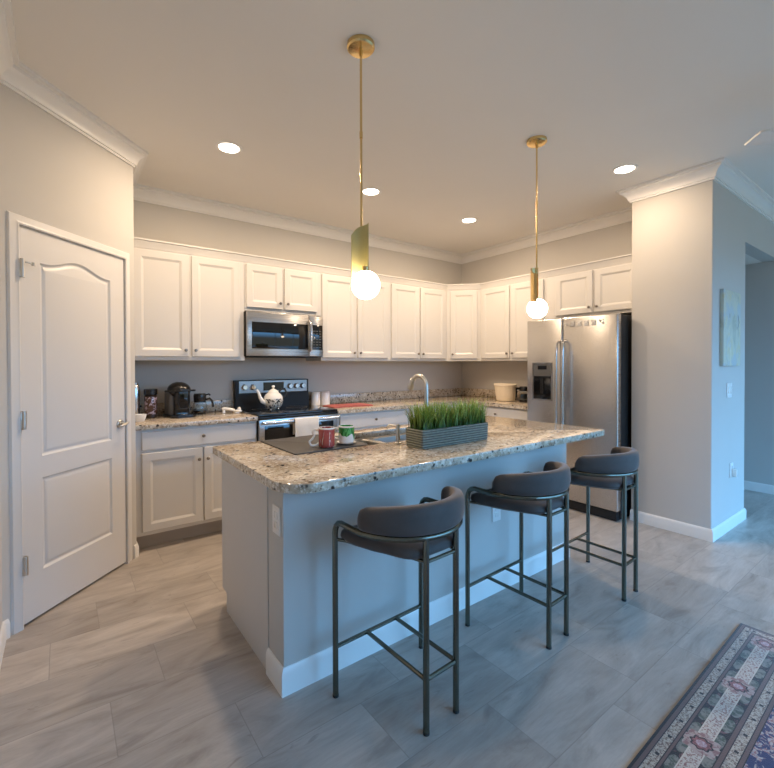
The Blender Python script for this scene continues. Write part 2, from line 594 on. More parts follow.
# ------------------------------------------------------------------ the setting
H = 2.815            # ceiling
LX = -4.662           # left wall
QX, QY = -4.01, -.672
DX, DY = LX, QY-(QX-LX)
FRY = -6.2           # wall with the daylight opening
RX = 4.2
struct(MB().box(LX-.3, RX+.3, FRY-.1, .3, -.1, 0).build('floor', M_FLOOR))
struct(MB().box(LX-.3, RX+.3, FRY-.1, .3, H, H+.1).build('ceiling', M_CEIL))
struct(MB().box(LX-.12, 1.6, 0, .12, 0, H).build('wall_back', M_WALL))
struct(MB().box(0, .304, -2.402, 0, 0, H).build('wall_right', M_WALL))
struct(MB().prism(rounded_poly([(-.502, -2.971), (.304, -2.971), (.304, -2.402), (-.502, -2.402)], [.008, 0, 0, .008], 4), 0, H).build('wall_column', M_WALL))
struct(MB().box(LX-.12, LX, FRY, 0, 0, H).build('wall_left', M_WALL))
struct(MB().box(1.417, 1.53, -2.971, 0, 0, H).build('wall_hall', M_WALL))
struct(MB().box(.304, 1.417, -2.971, -2.85, 2.378, H).box(1.53, RX, -2.971, -2.85, 0, H).build('wall_living', M_WALL))
struct(MB().box(.304, 1.417, -2.85, 0, 2.378, 2.45).build('ceiling_hall', M_CEIL))
struct(MB().box(RX, RX+.12, FRY, -2.85, 0, H).build('wall_far_right', M_WALL))
fw = MB().box(LX, -3.2, FRY-.1, FRY, 0, H).box(3.6, RX, FRY-.1, FRY, 0, H).box(-3.2, 3.6, FRY-.1, FRY, 2.58, H)
struct(fw.build('wall_front', M_WALL))
wf = MB()
for xx in (-3.2, -.95, 1.3, 3.56): wf.box(xx, xx+.04, FRY-.09, FRY-.03, 0, 2.58)
wf.box(-3.2, 3.6, FRY-.09, FRY-.03, 2.54, 2.58).box(-3.2, 3.6, FRY-.09, FRY-.03, 0, .04)
struct(wf.build('window_1', M_TRIM))
# pantry: diagonal wall around a door, and its return to the back wall
S2 = math.sqrt(.5)
DLEN = (QX-LX)/S2
D0, D1, DZ = .100, .828, 2.048         # door opening along the diagonal
def dg(d, off=0):                       # off: into the room (to the right of the wall, towards +x -y)
    return (QX-d*S2+off*S2, QY-d*S2-off*S2)
wp = MB()
def dslab(d0, d1, z0, z1):
    wp.prism([dg(d0), dg(d0, -.11), dg(d1, -.11), dg(d1)], z0, z1)
dslab(0.0, D0, 0, H); dslab(D1, DLEN, 0, H); dslab(D0, D1, DZ, H)
struct(wp.build('wall_pantry', M_WALL))
struct(MB().prism([(QX, QY), (QX, 0), (QX-.11, 0), (QX-.11, QY-.045)], 0, H).build('wall_pantry_return', M_WALL))

# crown moulding along every wall
CROWN = [(0, -.109), (.012, -.109), (.012, -.095), (.022, -.095), (.022, -.084), (.030, -.066), (.044, -.048), (.060, -.037), (.066, -.034),
         (.068, -.018), (.088, -.016), (.091, 0), (0, 0)]
struct(MB().sweep([(LX, FRY), (LX, DY), (QX, QY), (QX, 0), (0, 0), (0, -2.402), (-.502, -2.402), (-.502, -2.971), (RX, -2.971)], CROWN, H)
       .build('trim_1', M_TRIM, angle=25))
BASE = [(0, 0), (.014, 0), (.014, .072), (.010, .084), (.004, .092), (0, .092)]
struct(MB().sweep([(-.502, -2.402), (-.502, -2.971), (.304, -2.971), (.304, -2.86)], BASE).build('baseboard_column', M_TRIM))
struct(MB().sweep([(LX, FRY), (LX, DY), dg(.897)], BASE).build('baseboard_left', M_TRIM))
struct(MB().sweep([dg(.03), (QX, QY), (QX, -.60)], BASE).build('baseboard_pantry', M_TRIM))
struct(MB().sweep([(1.417, 0), (1.417, -2.971), (RX, -2.971)], BASE).build('baseboard_hall', M_TRIM))
# door casing on the diagonal: built in a local frame whose x runs along the wall (left to right), -y into the room
CAS = math.radians(45)
o0 = dg(D1)                              # left jamb
W = D1-D0
CASING = [(0, 0), (0, -.016), (.008, -.019), (.020, -.014), (.038, -.012), (.046, -.010), (.052, 0)]
def casing():
    mb = MB()
    L = []
    for px, pz, sx, sz in ((0, 0, -1, 0), (0, DZ, -1, 1), (W, DZ, 1, 1), (W, 0, 1, 0)):
        L.append([(px+sx*a, y, pz+sz*a) for a, y in CASING])
    b = mb.b
    R = [[b.verts.new(p) for p in l] for l in L]
    n = len(CASING)
    for A, B in zip(R, R[1:]):
        for k in range(n): b.faces.new([A[k], A[(k+1) % n], B[(k+1) % n], B[k]])
    b.faces.new(R[0]); b.faces.new(R[-1])
    # jamb lining
    mb.box(0, .003, 0, .11, 0, DZ).box(W-.003, W, 0, .11, 0, DZ).box(0, W, 0, .11, DZ-.003, DZ)
    return mb
struct(casing().build('trim_2', M_DOORP, None, (o0[0], o0[1], 0), CAS, angle=20))

def offset_loop(pts, d):
    n = len(pts)
    out = []
    for i in range(n):
        p0, p1, p2 = Vector(pts[i-1]), Vector(pts[i]), Vector(pts[(i+1) % n])
        a, b = (p1-p0).normalized(), (p2-p1).normalized()
        n1, n2 = Vector((-a.y, a.x)), Vector((-b.y, b.x))
        m = n1+n2
        m = m/max(.3, m.dot(n1))
        out.append((p1.x+m.x*d, p1.y+m.y*d))
    return out
def pantry_door():
    x0, x1, z0, z1 = .006, W-.006, .014, DZ-.006
    yf, yb = -.004, .036
    mb = MB()
    bm = bmesh.new()
    def ring(pts, y): return [bm.verts.new((x, y, z)) for x, z in pts]
    def edges(vs): return [bm.edges.new((vs[i], vs[(i+1) % len(vs)])) for i in range(len(vs))]
    outer = [(x0, z0), (x1, z0), (x1, z1), (x0, z1)]
    px0, px1 = x0+.115, x1-.115
    low = [(px0, .25), (px1, .25), (px1, .74), (px0, .74)]
    top = [(px0, .855), (px1, .855)]
    N = 22
    for k in range(N+1):
        u = k/N
        zz = 1.882+.050*(.5-.5*math.cos(2*PI*min(1, max(0, (u-.06)/.88))))
        top.append((px1+(px0-px1)*u, zz))
    vo = ring(outer, yf)
    es = edges(vo)
    firsts = []
    for poly in (low, top):
        v = ring(poly, yf); es += edges(v); firsts.append((poly, v))
    bmesh.ops.triangle_fill(bm, edges=es, use_beauty=True)
    for poly, v in firsts:
        prev = v
        for d, dy in ((.004, .004), (.010, .009), (.018, .010), (.030, .004), (.036, .003)):
            cur = ring(offset_loop(poly, d), yf+dy)
            n = len(cur)
            for k in range(n): bm.faces.new([prev[k], prev[(k+1) % n], cur[(k+1) % n], cur[k]])
            prev = cur
        bm.faces.new(prev)
    vb = ring(outer, yb)
    for k in range(4): bm.faces.new([vo[k], vo[(k+1) % 4], vb[(k+1) % 4], vb[k]])
    bm.faces.new(vb)
    mb.merge(bm)
    return mb
door = struct(pantry_door().build('door_1', M_DOORP, None, (o0[0], o0[1], 0), CAS, angle=25))
for hz in (.32, 1.06, 1.83):
    h = MB().box(-.008, .022, -.022, -.003, hz-.045, hz+.045, .003).cyl((.006, -.024, 0), .010, hz-.047, hz+.047, 12)
    if hz > 1.5: h.tube([(.006, -.008, hz+.035), (.03, -.028, hz+.033), (.05, -.034, hz+.028)], .0045, 8).cyl((.055, -.036, 0), .009, hz+.02, hz+.036, 10)
    h.build('door_hinge', M_NICKEL, door)
hx = W-.048
lv = MB().lathe([(0, -.012), (.024, -.012), (.03, -.006), (.03, .003), (0, .003)], (hx, -.004, .950), 20, 'y')
lv.lathe([(.011, 0), (.010, -.045), (0, -.045)], (hx, -.004, .950), 14, 'y')
lv.tube([(hx-.052, -.047, .945), (hx-.04, -.051, .942), (hx-.01, -.052, .950), (hx+.016, -.049, .957)], .008, 10, rads=[.006, .008, .010, .010])
lv.build('door_handle', M_NICKEL, door)

# ------------------------------------------------------------------ ceiling lights
cans = [(-3.49, -1.115, 'round recessed downlight, lit, above the left counter beside the pantry door'),
        (-2.28, -1.075, 'round recessed downlight, lit, in front of the microwave, beside the near pendant rod'),
        (-1.043, -1.068, 'round recessed downlight, lit, close to the cabinet corner of the kitchen'),
        (-.964, -2.549, 'round recessed downlight, lit, beside the wall column at the refrigerator')]
for i, (x, y, lab) in enumerate(cans):
    t = thing('recessed_downlight', lab, 'ceiling light', (x, y, H), 0, 'recessed downlights in the kitchen ceiling')
    MB().lathe([(.066, -.001), (.070, -.006), (.088, -.003), (.090, -.0005), (.066, -.0005)], (0, 0, 0), 32).build('trim_ring', M_WHITEP, t)
    MB().lathe([(0, -.004), (.064, -.004), (.066, -.001), (0, -.0008)], (0, 0, 0), 32).build('lens', M_LENS, t)
    area_light('downlight_lamp', (x, y, H-.012), (0, 0, 0), .12, .12, CAN_W*(.5 if i == 3 else 1), WARM, 'DISK')

def pendant(x, y, lab, rot, gx, gy):
    t = thing('pendant_light', lab, 'pendant light', (x, y, H), rot, 'globe pendants over the island')
    MB().lathe([(0, -.030), (.02, -.030), (.058, -.024), (.064, -.018), (.064, 0), (0, 0)], (0, 0, 0), 36).build('canopy', M_BRASS, t)
    zt, zb = 1.985-H, 1.76-H
    MB().tube([(0, 0, -.02), (0, 0, zt-.05)], .0055, 12).cyl((0, 0, 0), .009, -.05, -.028, 12).cyl((0, 0, 0), .0075, -.43, -.40, 12).build('rod', M_BRASS, t)
    # half-round brass sleeve cut on a slant: a curved sheet open to one side
    R, n = .040, 20
    gs, gs_x = (-.042, -.012) if gx else (-.002, -.01)
    mb = MB()
    def sheet(r, dz):
        out = []
        for k in range(n+1):
            a = math.radians(-8+196*k/n)
            cx, cy = r*math.cos(a), r*math.sin(a)
            oy = gs
            top = zt-.005-(R-cx)/(2*R)*0-.06*(((R-cx)/(2*R))**3)
            out.append(((cx+gs_x, cy+oy, top), (cx+gs_x, cy+oy, zb-.03)))
        return out
    A, B = sheet(R, 0), sheet(R-.003, 0)
    L = []
    for (a, b_), (c, d) in zip(A, B): L.append([a, b_, d, c])
    mb.loops(L)
    sl = mb.build('sleeve', M_BRASSIN if gx else M_BRASS, t)
    MB().cyl((gx, gy, 0), .016, zb-.02, zb+.02, 14).build('socket', M_BRASS, t)
    MB().sphere((gx, gy, (1.697 if gx else 1.704)-H), .065, seg=32, rings=20).build('globe', M_GLOBE, t)
    return t
pendant(-3.293, -2.425, 'brass pendant with greenish sleeve and lit globe hanging near the mugs', math.radians(-28), .013, -.052)
pendant(-1.88, -2.405, 'brass pendant with lit globe hanging in front of the refrigerator', math.radians(28), 0, -.004)

# ceiling fan in the living area: only a blade tip reaches into the picture
fan = thing('ceiling_fan', 'white ceiling fan with one blade tip reaching in above the living area', 'ceiling fan', (-.975, -3.905, H))
MB().lathe([(0, -.06), (.03, -.06), (.065, -.02), (.07, 0), (0, 0)], (0, 0, 0), 28).build('canopy', M_WHITEP, fan)
MB().cyl((0, 0, 0), .012, -.2, -.05, 14).build('downrod', M_WHITEP, fan)
MB().lathe([(0, -.33), (.06, -.33), (.10, -.29), (.115, -.24), (.09, -.20), (.03, -.18), (0, -.18)], (0, 0, 0), 32).build('motor_housing', M_WHITEP, fan)
for a in (131, 221, 311, 41):
    mb = MB().prism([(.17, -.055), (.30, -.07), (.655, -.078), (.665, -.07), (.665, .07), (.655, .078), (.30, .07), (.17, .055)], -.272, -.258, .003)
    mb.box(.08, .2, -.02, .02, -.272, -.262)
    mb.build('blade', M_WHITEP, fan, (0, 0, 0), math.radians(a))

# ------------------------------------------------------------------ cabinets
DT = .019
def knob(parent, x, y, z):
    MB().lathe([(0, -.026), (.008, -.026), (.0125, -.021), (.0125, -.016), (.006, -.010), (.005, 0), (0, 0)], (x, y, z), 16, 'y').build('knob', M_BRONZE, parent)
def cab_door(parent, x0, x1, z0, z1, y, knobat, name='door', mat=None):
    rings = [(0, y), (0, y-DT+.003), (.003, y-DT), (.052, y-DT), (.058, y-DT+.003), (.070, y-DT+.009), (.074, y-DT+.009)]
    d = MB().relief(x0, x1, z0, z1, rings).build(name, mat or M_CAB, parent, angle=20)
    if knobat: knob(d, knobat[0], y-DT, knobat[1])
    return d
def drawer(parent, x0, x1, z0, z1, y):
    rings = [(0, y), (0, y-DT+.004), (.004, y-DT), (.010, y-DT), (.010, y-DT)]
    d = MB().relief(x0, x1, z0, z1, rings[:-1]).build('drawer', M_CAB, parent, angle=20)
    knob(d, (x0+x1)/2, y-DT, (z0+z1)/2+.004)
    return d
UZ0, UZ1, UD = 1.376, 2.262, .329
def upper(lab, w, loc, rotz, z0, doors, depth=UD, fl=.022, fr=.022, single=None):
    """local frame: x along the face from 0 to w, face at y=-depth"""
    t = thing('wall_cabinet', lab, 'cabinet', (loc[0], loc[1], 0), rotz, 'white wall cabinets')
    y = -depth
    MB().box(0.0008, w-.0008, y, -.001, z0, UZ1).build('carcass', M_CAB, t)
    a, b = fl, w-fr
    if doors == 2:
        m = (a+b)/2+(.0)
        cab_door(t, a, m-.012, z0+.03, UZ1-.034, y, (m-.012-.026, z0+.03+.052))
        cab_door(t, m+.012, b, z0+.03, UZ1-.034, y, (m+.012+.026, z0+.03+.052))
    else:
        cab_door(t, a, b, z0+.03, UZ1-.034, y, (a+.026, z0+.03+.052))
    return t
upper('tall white double wall cabinet left of the microwave, beside the pantry door', .886, (-4.005, 0), 0, UZ0, 2, fl=.028, fr=.047)
upper('short white double wall cabinet above the microwave', .758, (-3.119, 0), 0, 1.818, 2, fl=.012, fr=.048)
upper('white double wall cabinet right of the microwave, behind the near globe', .868, (-2.361, 0), 0, UZ0, 2, fl=.008, fr=.046)
upper('white double wall cabinet on the back wall, next to the angled corner cabinet', .876, (-1.493, 0), 0, UZ0, 2, fl=.010, fr=.042)
# diagonal corner cabinet: single door
ct = thing('wall_cabinet', 'angled white corner wall cabinet with a single door', 'cabinet', (0, 0, 0), 0, 'white wall cabinets')
MB().prism([(-.001, -.001), (-.616, -.001), (-.616, -UD), (-UD, -.616), (-.001, -.616)], UZ0, UZ1).build('carcass', M_CAB, ct)
dl = (.617-UD)/S2
dd = cab_door(ct, .043, dl-.043, UZ0+.03, UZ1-.034, 0, (.043+.026, UZ0+.082))
dd.location = (-.617, -UD, 0); dd.rotation_euler = (0, 0, -PI/4)
upper('white double wall cabinet on the right wall, left of the refrigerator', .870, (0, -.617), -PI/2, UZ0, 2)
upper('short white double wall cabinet above the refrigerator', .912, (0, -1.488), -PI/2, 1.797, 2, fl=.115, fr=.012)
CAPT = [(0, -.02), (.004, -.02), (.008, .0), (.018, .018), (.022, .032), (.030, .036), (.030, .048), (-.02, .048), (-.02, 0)]
struct(MB().sweep([(-4.008, -UD), (-.617, -UD), (-UD, -.617), (-UD, -2.401)], CAPT, UZ1).build('trim_3', M_CAB, angle=25))

BZ = .876
BF = -.613
def base_cab(lab, w, loc, rotz, spec, fl=.03, fr=.012):
    t = thing('base_cabinet', lab, 'cabinet', (loc[0], loc[1], 0), rotz, 'white base cabinets')
    MB().box(.0008, w-.0008, BF, -.001, .114, BZ).build('carcass', M_CAB, t)
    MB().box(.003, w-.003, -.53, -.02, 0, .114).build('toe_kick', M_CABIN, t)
    a, b = fl, w-fr
    if spec == 2:
        m = (a+b)/2
        drawer(t, a, b, .728, .858, BF)
        cab_door(t, a, m-.006, .142, .706, BF, (m-.006-.026, .706-.085))
        cab_door(t, m+.006, b, .142, .706, BF, (m+.006+.026, .706-.085))
    elif spec == 4:
        m = (a+b)/2
        for p, q, kx in ((a, m-.006, m-.032), (m+.006, b, m+.032)):
            drawer(t, p, q, .728, .858, BF)
            cab_door(t, p, q, .142, .706, BF, (kx, .706-.085))
    elif spec == 1:
        drawer(t, a, b, .728, .858, BF)
        cab_door(t, a, b, .142, .706, BF, (b-.03, .706-.085))
    return t
base_cab('white base cabinet between the pantry door and the range', .884, (-4.006, 0), 0, 2, fl=.04)
base_cab('white base cabinet just right of the range, along the back wall', .86, (-2.357, 0), 0, 2)
base_cab('white base cabinet on the back wall behind the planter of grass', .84, (-1.496, 0), 0, 2)
base_cab('white base cabinet on the right wall beside the refrigerator', .834, (0, -.656), -PI/2, 1)
MB_corner = thing('corner_base_cabinet', 'blind white base cabinet in the kitchen corner under the granite', 'cabinet')
MB().box(-.655, -.001, -.655, -.001, .114, BZ).build('carcass', M_CAB, MB_corner)
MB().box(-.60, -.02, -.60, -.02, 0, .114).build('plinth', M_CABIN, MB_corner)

CT = .914
ck = thing('granite_countertop', 'speckled granite worktop carrying the coffee machine, left of the range', 'countertop', (0, 0, 0), 0)
MB().box(-4.008, -3.121, -.648, -.001, BZ+.001, CT, .006).build('slab', M_GRAN, ck)
MB().box(-4.008, -3.121, -.021, -.001, CT, CT+.10, .003).build('backsplash', M_GRAN, ck)
ck = thing('granite_countertop', 'L-shaped granite worktop running from the range round to the refrigerator', 'countertop', (0, 0, 0), 0)
MB().prism([(-2.359, -.001), (-2.359, -.648), (-.648, -.648), (-.648, -1.489), (-.001, -1.489), (-.001, -.001)], BZ+.001, CT, .006).build('slab', M_GRAN, ck)
MB().box(-2.359, -.001, -.021, -.001, CT, CT+.10, .003).box(-.021, -.001, -1.489, -.021, CT, CT+.10, .003).build('backsplash', M_GRAN, ck)

# ------------------------------------------------------------------ range
rg = thing('range', 'stainless and black electric range against the back wall', 'range', (-3.122, 0, 0))
RW = .754
MB().box(0, RW, -.63, -.01, .03, .905, .004).build('body', M_BLACK, rg)
MB().box(.03, RW-.03, -.58, -.05, 0, .03).build('plinth', M_BLACKM, rg)
ctop = MB().box(0, RW, -.655, -.07, .905, .926, .005).build('cooktop', M_BLACKG, rg)
for bx, by, br in ((.19, -.20, .075), (.19, -.47, .10), (.56, -.20, .10), (.56, -.47, .075)):
    MB().lathe([(br-.003, .9262), (br, .9266), (br+.002, .9262)], (bx, by, 0), 36).build('burner_ring', M_GREYP, ctop)
bg = MB().prism([(0, 0), (0, 0)], 0, 0) if False else MB()
bg.loops([[(0, -.012, .905), (0, -.085, .905), (0, -.070, 1.06), (0, -.068, 1.192), (0, -.012, 1.192)],
          [(RW, -.012, .905), (RW, -.085, .905), (RW, -.070, 1.06), (RW, -.068, 1.192), (RW, -.012, 1.192)]])
bgo = bg.build('backguard', M_BLACKM, rg)
cp = MB().loops([[(.035, -.071, 1.066), (.035, -.0745, 1.07), (.035, -.0735, 1.183), (.035, -.066, 1.183)],
                 [(RW-.02, -.071, 1.066), (RW-.02, -.0745, 1.07), (RW-.02, -.0735, 1.183), (RW-.02, -.066, 1.183)]]).build('control_panel', M_SSD, bgo)
MB().box(.27, .48, -.0762, -.068, 1.088, 1.168).build('display', M_BLACKG, bgo)
for kx in (.085, .165, .545, .615, .685):
    MB().lathe([(0, -.032), (.020, -.032), (.024, -.027), (.026, -.004), (.030, 0), (0, 0)], (kx, -.0725, 1.125), 20, 'y').build('control_knob', M_CHROME if kx < .2 else M_NICKEL, bgo)
fd = MB().box(0, RW, -.655, -.63, .885, .904, .003).build('front_rail', M_BLACK, rg)
for (z0, z1) in ((.655, .882), (.13, .645)):
    od = MB().box(.004, RW-.004, -.662, -.63, z0, z1, .005).build('oven_door', M_SSX, rg)
    MB().box(.05, RW-.05, -.666, -.655, z0+.02, z1-.055, .002).build('oven_window', M_BLACKG, od)
    hb = MB().tube([(.02, -.708, z1-.022), (RW/2, -.714, z1-.022), (RW-.02, -.708, z1-.022)], .0125, 12)
    for hx_ in (.045, RW-.045): hb.box(hx_-.014, hx_+.014, -.706, -.66, z1-.031, z1-.013, .003)
    hb.build('oven_handle', M_SSZ, od)
MB().box(.004, RW-.004, -.655, -.63, .035, .125, .004).build('storage_drawer', M_SSX, rg)

# towel draped over the upper oven handle
tw = MB()
L = []
hz = .882-.022
for k in range(15):
    u = k/14
    x = -2.832+u*.226
    wv = .002*math.sin(u*14)
    pr = [(-.7345+wv, .70), (-.7335+wv, .80), (-.7315, hz+.004), (-.722, hz+.0165), (-.712, hz+.019), (-.700, hz+.0165), (-.692, hz+.002), (-.690+wv, .74),
          (-.6865+wv, .74), (-.6885, hz+.002), (-.698, hz+.020), (-.712, hz+.0225), (-.724, hz+.020), (-.735, hz+.004), (-.737+wv, .80), (-.738+wv, .70)]
    L.append([(x, y, z) for y, z in pr])
tag(tw.loops(L).build('hand_towel', M_TOWEL), 'plain white hand towel hanging over the oven door handle', 'towel')

# teapot on the range
tp = thing('teapot', 'patterned teapot with white lid and spout standing on the range', 'teapot', (-2.87, -.36, .9268), 0)
MB().lathe([(0, .012), (.045, .012), (.068, .03), (.084, .06), (.088, .085), (.085, .105)], (0, 0, 0), 32).lathe([(.018, 0), (.02, .012)], (0, 0, 0), 8).build('body', M_FLORAL, tp)
for a in range(4):
    MB().sphere((.05*math.cos(a*PI/2+.7), .05*math.sin(a*PI/2+.7), .010), .010, seg=12, rings=8).build('foot', M_CHROME, tp)
MB().lathe([(.085, .105), (.080, .125), (.066, .145), (.048, .158), (.045, .155)], (0, 0, 0), 32).build('shoulder', M_CERAM, tp)
ld = MB().lathe([(.050, .155), (.050, .161), (.040, .175), (.020, .188), (.008, .194), (.010, .203), (.016, .212), (.012, .222), (0, .225)], (0, 0, 0), 28).build('lid', M_CERAM, tp)
MB().tube([(-.070, 0, .070), (-.105, 0, .085), (-.125, 0, .12), (-.138, 0, .165), (-.155, 0, .19)], .02, 12, rads=[.024, .020, .015, .012, .010]).build('spout', M_CERAM, tp)
MB().tube([(.045, 0, .152), (.075, 0, .185), (.11, 0, .19), (.125, 0, .155), (.115, 0, .115), (.082, 0, .095)], .009, 10).build('handle', M_BLACK, tp)

# ------------------------------------------------------------------ microwave
mw = thing('microwave', 'stainless over-the-range microwave below the short wall cabinet', 'microwave', (-3.128, 0, 1.412))
MWH, MWW = .396, .754
MB().box(0, MWW, -.375, -.002, 0, MWH, .004).build('body', M_BLACKM, mw)
md = MB().box(.003, MWW-.155, -.405, -.377, .004, MWH-.003, .006).build('door', M_SSX, mw)
MB().box(.045, MWW-.163, -.4085, -.40, .068, MWH-.092, .004).build('window', M_BLACKG, md)
MB().tube([(MWW-.150, -.412, .055), (MWW-.150, -.438, .075), (MWW-.150, -.444, .12), (MWW-.150, -.444, .27), (MWW-.150, -.438, .32), (MWW-.150, -.412, .34)], .011, 12).build('handle', M_SSZ, md)
pn = MB().box(MWW-.153, MWW-.002, -.405, -.377, .004, MWH-.003, .006).build('control_panel', M_SSX, mw)
MB().box(MWW-.128, MWW-.012, -.4085, -.40, .068, MWH-.092, .003).build('keypad', M_BLACKG, pn)
kp = MB()
for r_ in range(7):
    for c_ in range(3): kp.box(MWW-.118+c_*.034, MWW-.097+c_*.034, -.4095, -.408, .085+r_*.026, .093+r_*.026)
kp.build('key_legends', M_GREYP, pn)
MB().box(.04, MWW-.04, -.36, -.05, -.006, .002).build('vent_grille', M_BLACKM, mw)

# ------------------------------------------------------------------ refrigerator (faces -x)
fr = thing('refrigerator', 'stainless side-by-side refrigerator with water dispenser next to the wall column', 'refrigerator', (0, -1.507, 0), -PI/2)
FW = .871
MB().box(0.006, FW-.006, -.615, -.02, .02, 1.755, .005).build('body', M_BLACKM, fr)
MB().box(.02, FW-.02, -.66, -.60, .004, .088, .004).box(.03, FW-.03, -.60, -.05, 0, .02).build('grille', M_BLACKM, fr)
sp = .379
for nm, a, b in (('freezer_door', 0, sp-.003), ('fridge_door', sp+.003, FW)):
    d = MB().box(a, b, -.69, -.622, .092, 1.763, .012, 3).build(nm, M_SSY, fr)
    hx_ = a+(b-a)-.027 if nm == 'freezer_door' else a+.030
    hb = MB().tube([(hx_, -.692, .70), (hx_, -.735, .72), (hx_, -.745, .80), (hx_, -.748, 1.12), (hx_, -.745, 1.45), (hx_, -.735, 1.53), (hx_, -.692, 1.55)], .0125, 12)
    hb.build('handle', M_SSZ, d)
    if nm == 'freezer_door':
        ds = MB().loops([[(.065, -.691, .985), (.280, -.691, .985), (.280, -.691, 1.35), (.065, -.691, 1.35)],
                         [(.065, -.697, .985), (.280, -.697, .985), (.280, -.697, 1.35), (.065, -.697, 1.35)],
                         [(.078, -.697, .998), (.267, -.697, .998), (.267, -.697, 1.337), (.078, -.697, 1.337)],
                         [(.078, -.689, .998), (.267, -.689, .998), (.267, -.689, 1.337), (.078, -.689, 1.337)]], True, True).build('dispenser_frame', M_SSZ, d)
        MB().box(.080, .265, -.6925, -.689, 1.0, 1.22).build('dispenser_recess', M_BLACKG, d)
        MB().box(.080, .265, -.6945, -.689, 1.22, 1.335).build('dispenser_controls', M_GREYP, d)
        MB().box(.125, .22, -.6955, -.694, 1.285, 1.32).build('dispenser_display', M_BLACKG, d)
        MB().box(.155, .19, -.7, -.692, 1.05, 1.20).build('dispenser_paddle', M_BLACK, d)
# row of small magnets along the top of the fridge door
mg_lab = ['first white magnet from the left on the refrigerator door', 'dim square magnet, second from the left on the refrigerator door',
          'square white magnet, third from the left on the refrigerator door', 'brightest white magnet, fourth from the left on the refrigerator door',
          'square white magnet, fifth from the left on the refrigerator door', 'last small magnet toward the right edge of the refrigerator door']
M_MAGW = pattern_mug('magnet_print', (.72, .70, .66), (.30, .28, .26), 90, (1, 1, 1), .53)
M_MAGD = pattern_mug('magnet_print_dim', (.42, .40, .38), (.55, .53, .50), 90, (1, 1, 1), .53)
for i in range(6):
    yy = -1.915-i*.0655
    mb = MB().box(-.021, .021, -.003, 0, -.024, .024, .0012)
    if i == 0: mb = MB().tube([(-.022, -.003, -.004), (-.012, -.003, .010), (.012, -.003, .010), (.022, -.003, -.004)], .0045, 8).sphere((0, -.003, -.006), .008, (1.6, .4, 1), 10, 8)
    if i == 5: mb = MB().sphere((-.012, -.003, .012), .010, (1, .35, 1), 12, 8).sphere((.012, -.003, -.006), .012, (1, .35, 1), 12, 8).sphere((.014, -.003, .020), .006, (1, .35, 1), 10, 8)
    o = mb.build('fridge_magnet', M_MAGD if i == 1 else M_MAGW, None, (-.6915, yy, 1.698), -PI/2)
    tag(o, mg_lab[i], 'magnet', 'magnets on the refrigerator')

# ------------------------------------------------------------------ island
isl = thing('kitchen_island', 'grey kitchen island with white end panel carrying a granite top', 'kitchen island')
SX0, SX1, SY0, SY1 = -3.20, -2.45, -2.235, -1.865
IX0, IX1, IY0, IYW, IY1 = -3.705, -1.612, -2.462, -2.305, -1.648
MB().box(IX0, IX1, IY0, IYW, 0, BZ, .004).build('knee_wall', M_WALL, isl)
MB().box(IX0+.02, IX1-.02, IYW, IY1+.02, .114, .69).box(IX0+.02, IX1-.02, IY1-.01, IY1+.02, .69, BZ).box(IX0+.02, SX0-.03, IYW, IY1-.01, .69, BZ).box(SX1+.03, IX1-.02, IYW, IY1-.01, .69, BZ).build('carcass', M_CAB, isl)
MB().box(IX0+.02, IX1-.02, IYW, IY1-.085, 0, .114).build('toe_kick', M_CABIN, isl)
for nm, xa, xb in (('end_panel', IX0-.004, IX0+.02), ('end_panel', IX1-.02, IX1+.004)):
    MB().b and MB().loops([[(xa, IYW, 0), (xa, IY1-.075, 0), (xa, IY1-.075, .10), (xa, IY1, .10), (xa, IY1, BZ), (xa, IYW, BZ)],
                  [(xb, IYW, 0), (xb, IY1-.075, 0), (xb, IY1-.075, .10), (xb, IY1, .10), (xb, IY1, BZ), (xb, IYW, BZ)]]).build(nm, M_ISL, isl)
MB().box(IX0-.006, IX0, IY0+.003, IYW+.018, .845, BZ).box(IX0, IX1, IY0-.012, IY0, .845, BZ, .002).build('top_moulding', M_CAB, isl)
IBASE = [(0, 0), (.014, 0), (.014, .085), (.010, .100), (.004, .110), (0, .110)]
MB().sweep([(IX0, IYW), (IX0, IY0), (IX1, IY0), (IX1, IYW)], IBASE).build('baseboard', M_TRIM, isl)
for k in range(4):
    w4 = (IX1-IX0-.06)/4
    a = IX0+.03+k*w4
    d = MB().relief(a+.006, a+w4-.006, .142, .85, [(0, 0), (0, -DT), (.052, -DT), (.07, -DT+.009)]).build('door', M_CAB, isl, (2*(a+w4/2), IY1+.02, 0), PI)

def outlet(lab, loc, rotz, kind='outlet'):
    t = thing('wall_outlet' if kind == 'outlet' else 'light_switch', lab, 'outlet' if kind == 'outlet' else 'light switch', loc, rotz)
    wd = .0375 if kind != 'double' else .058
    MB().box(-wd, wd, -.006, 0, -.0585, .0585, .002).build('cover_plate', M_WHITEP, t)
    if kind == 'outlet':
        for s_ in (-.02, .02): MB().box(-.016, .016, -.008, -.005, s_-.014, s_+.014, .002).build('receptacle', M_CERAM, t)
    else:
        for s_ in ((-.024, .024) if kind == 'double' else (0,)):
            MB().box(s_-.011, s_+.011, -.010, -.005, -.03, .03, .002).build('rocker', M_CERAM, t)
    return t
outlet('white outlet plate on the end of the island below the rounded corner', (IX0-.0006, -2.405, .695), -PI/2)
outlet('outlet plate on the stool side of the island behind the middle stool', (-2.372, IY0-.0006, .475), 0)
outlet('light switch plate below the painting on the blue-lit column side', (-.115, -2.9716, 1.122), 0, 'double')
ol = outlet('low wall outlet with plug-in night light on the blue-lit column side', (-.05, -2.9716, .472), 0)
MB().box(-.012, .028, -.04, -.008, -.05, .012, .006).build('night_light', M_CERAM, ol)

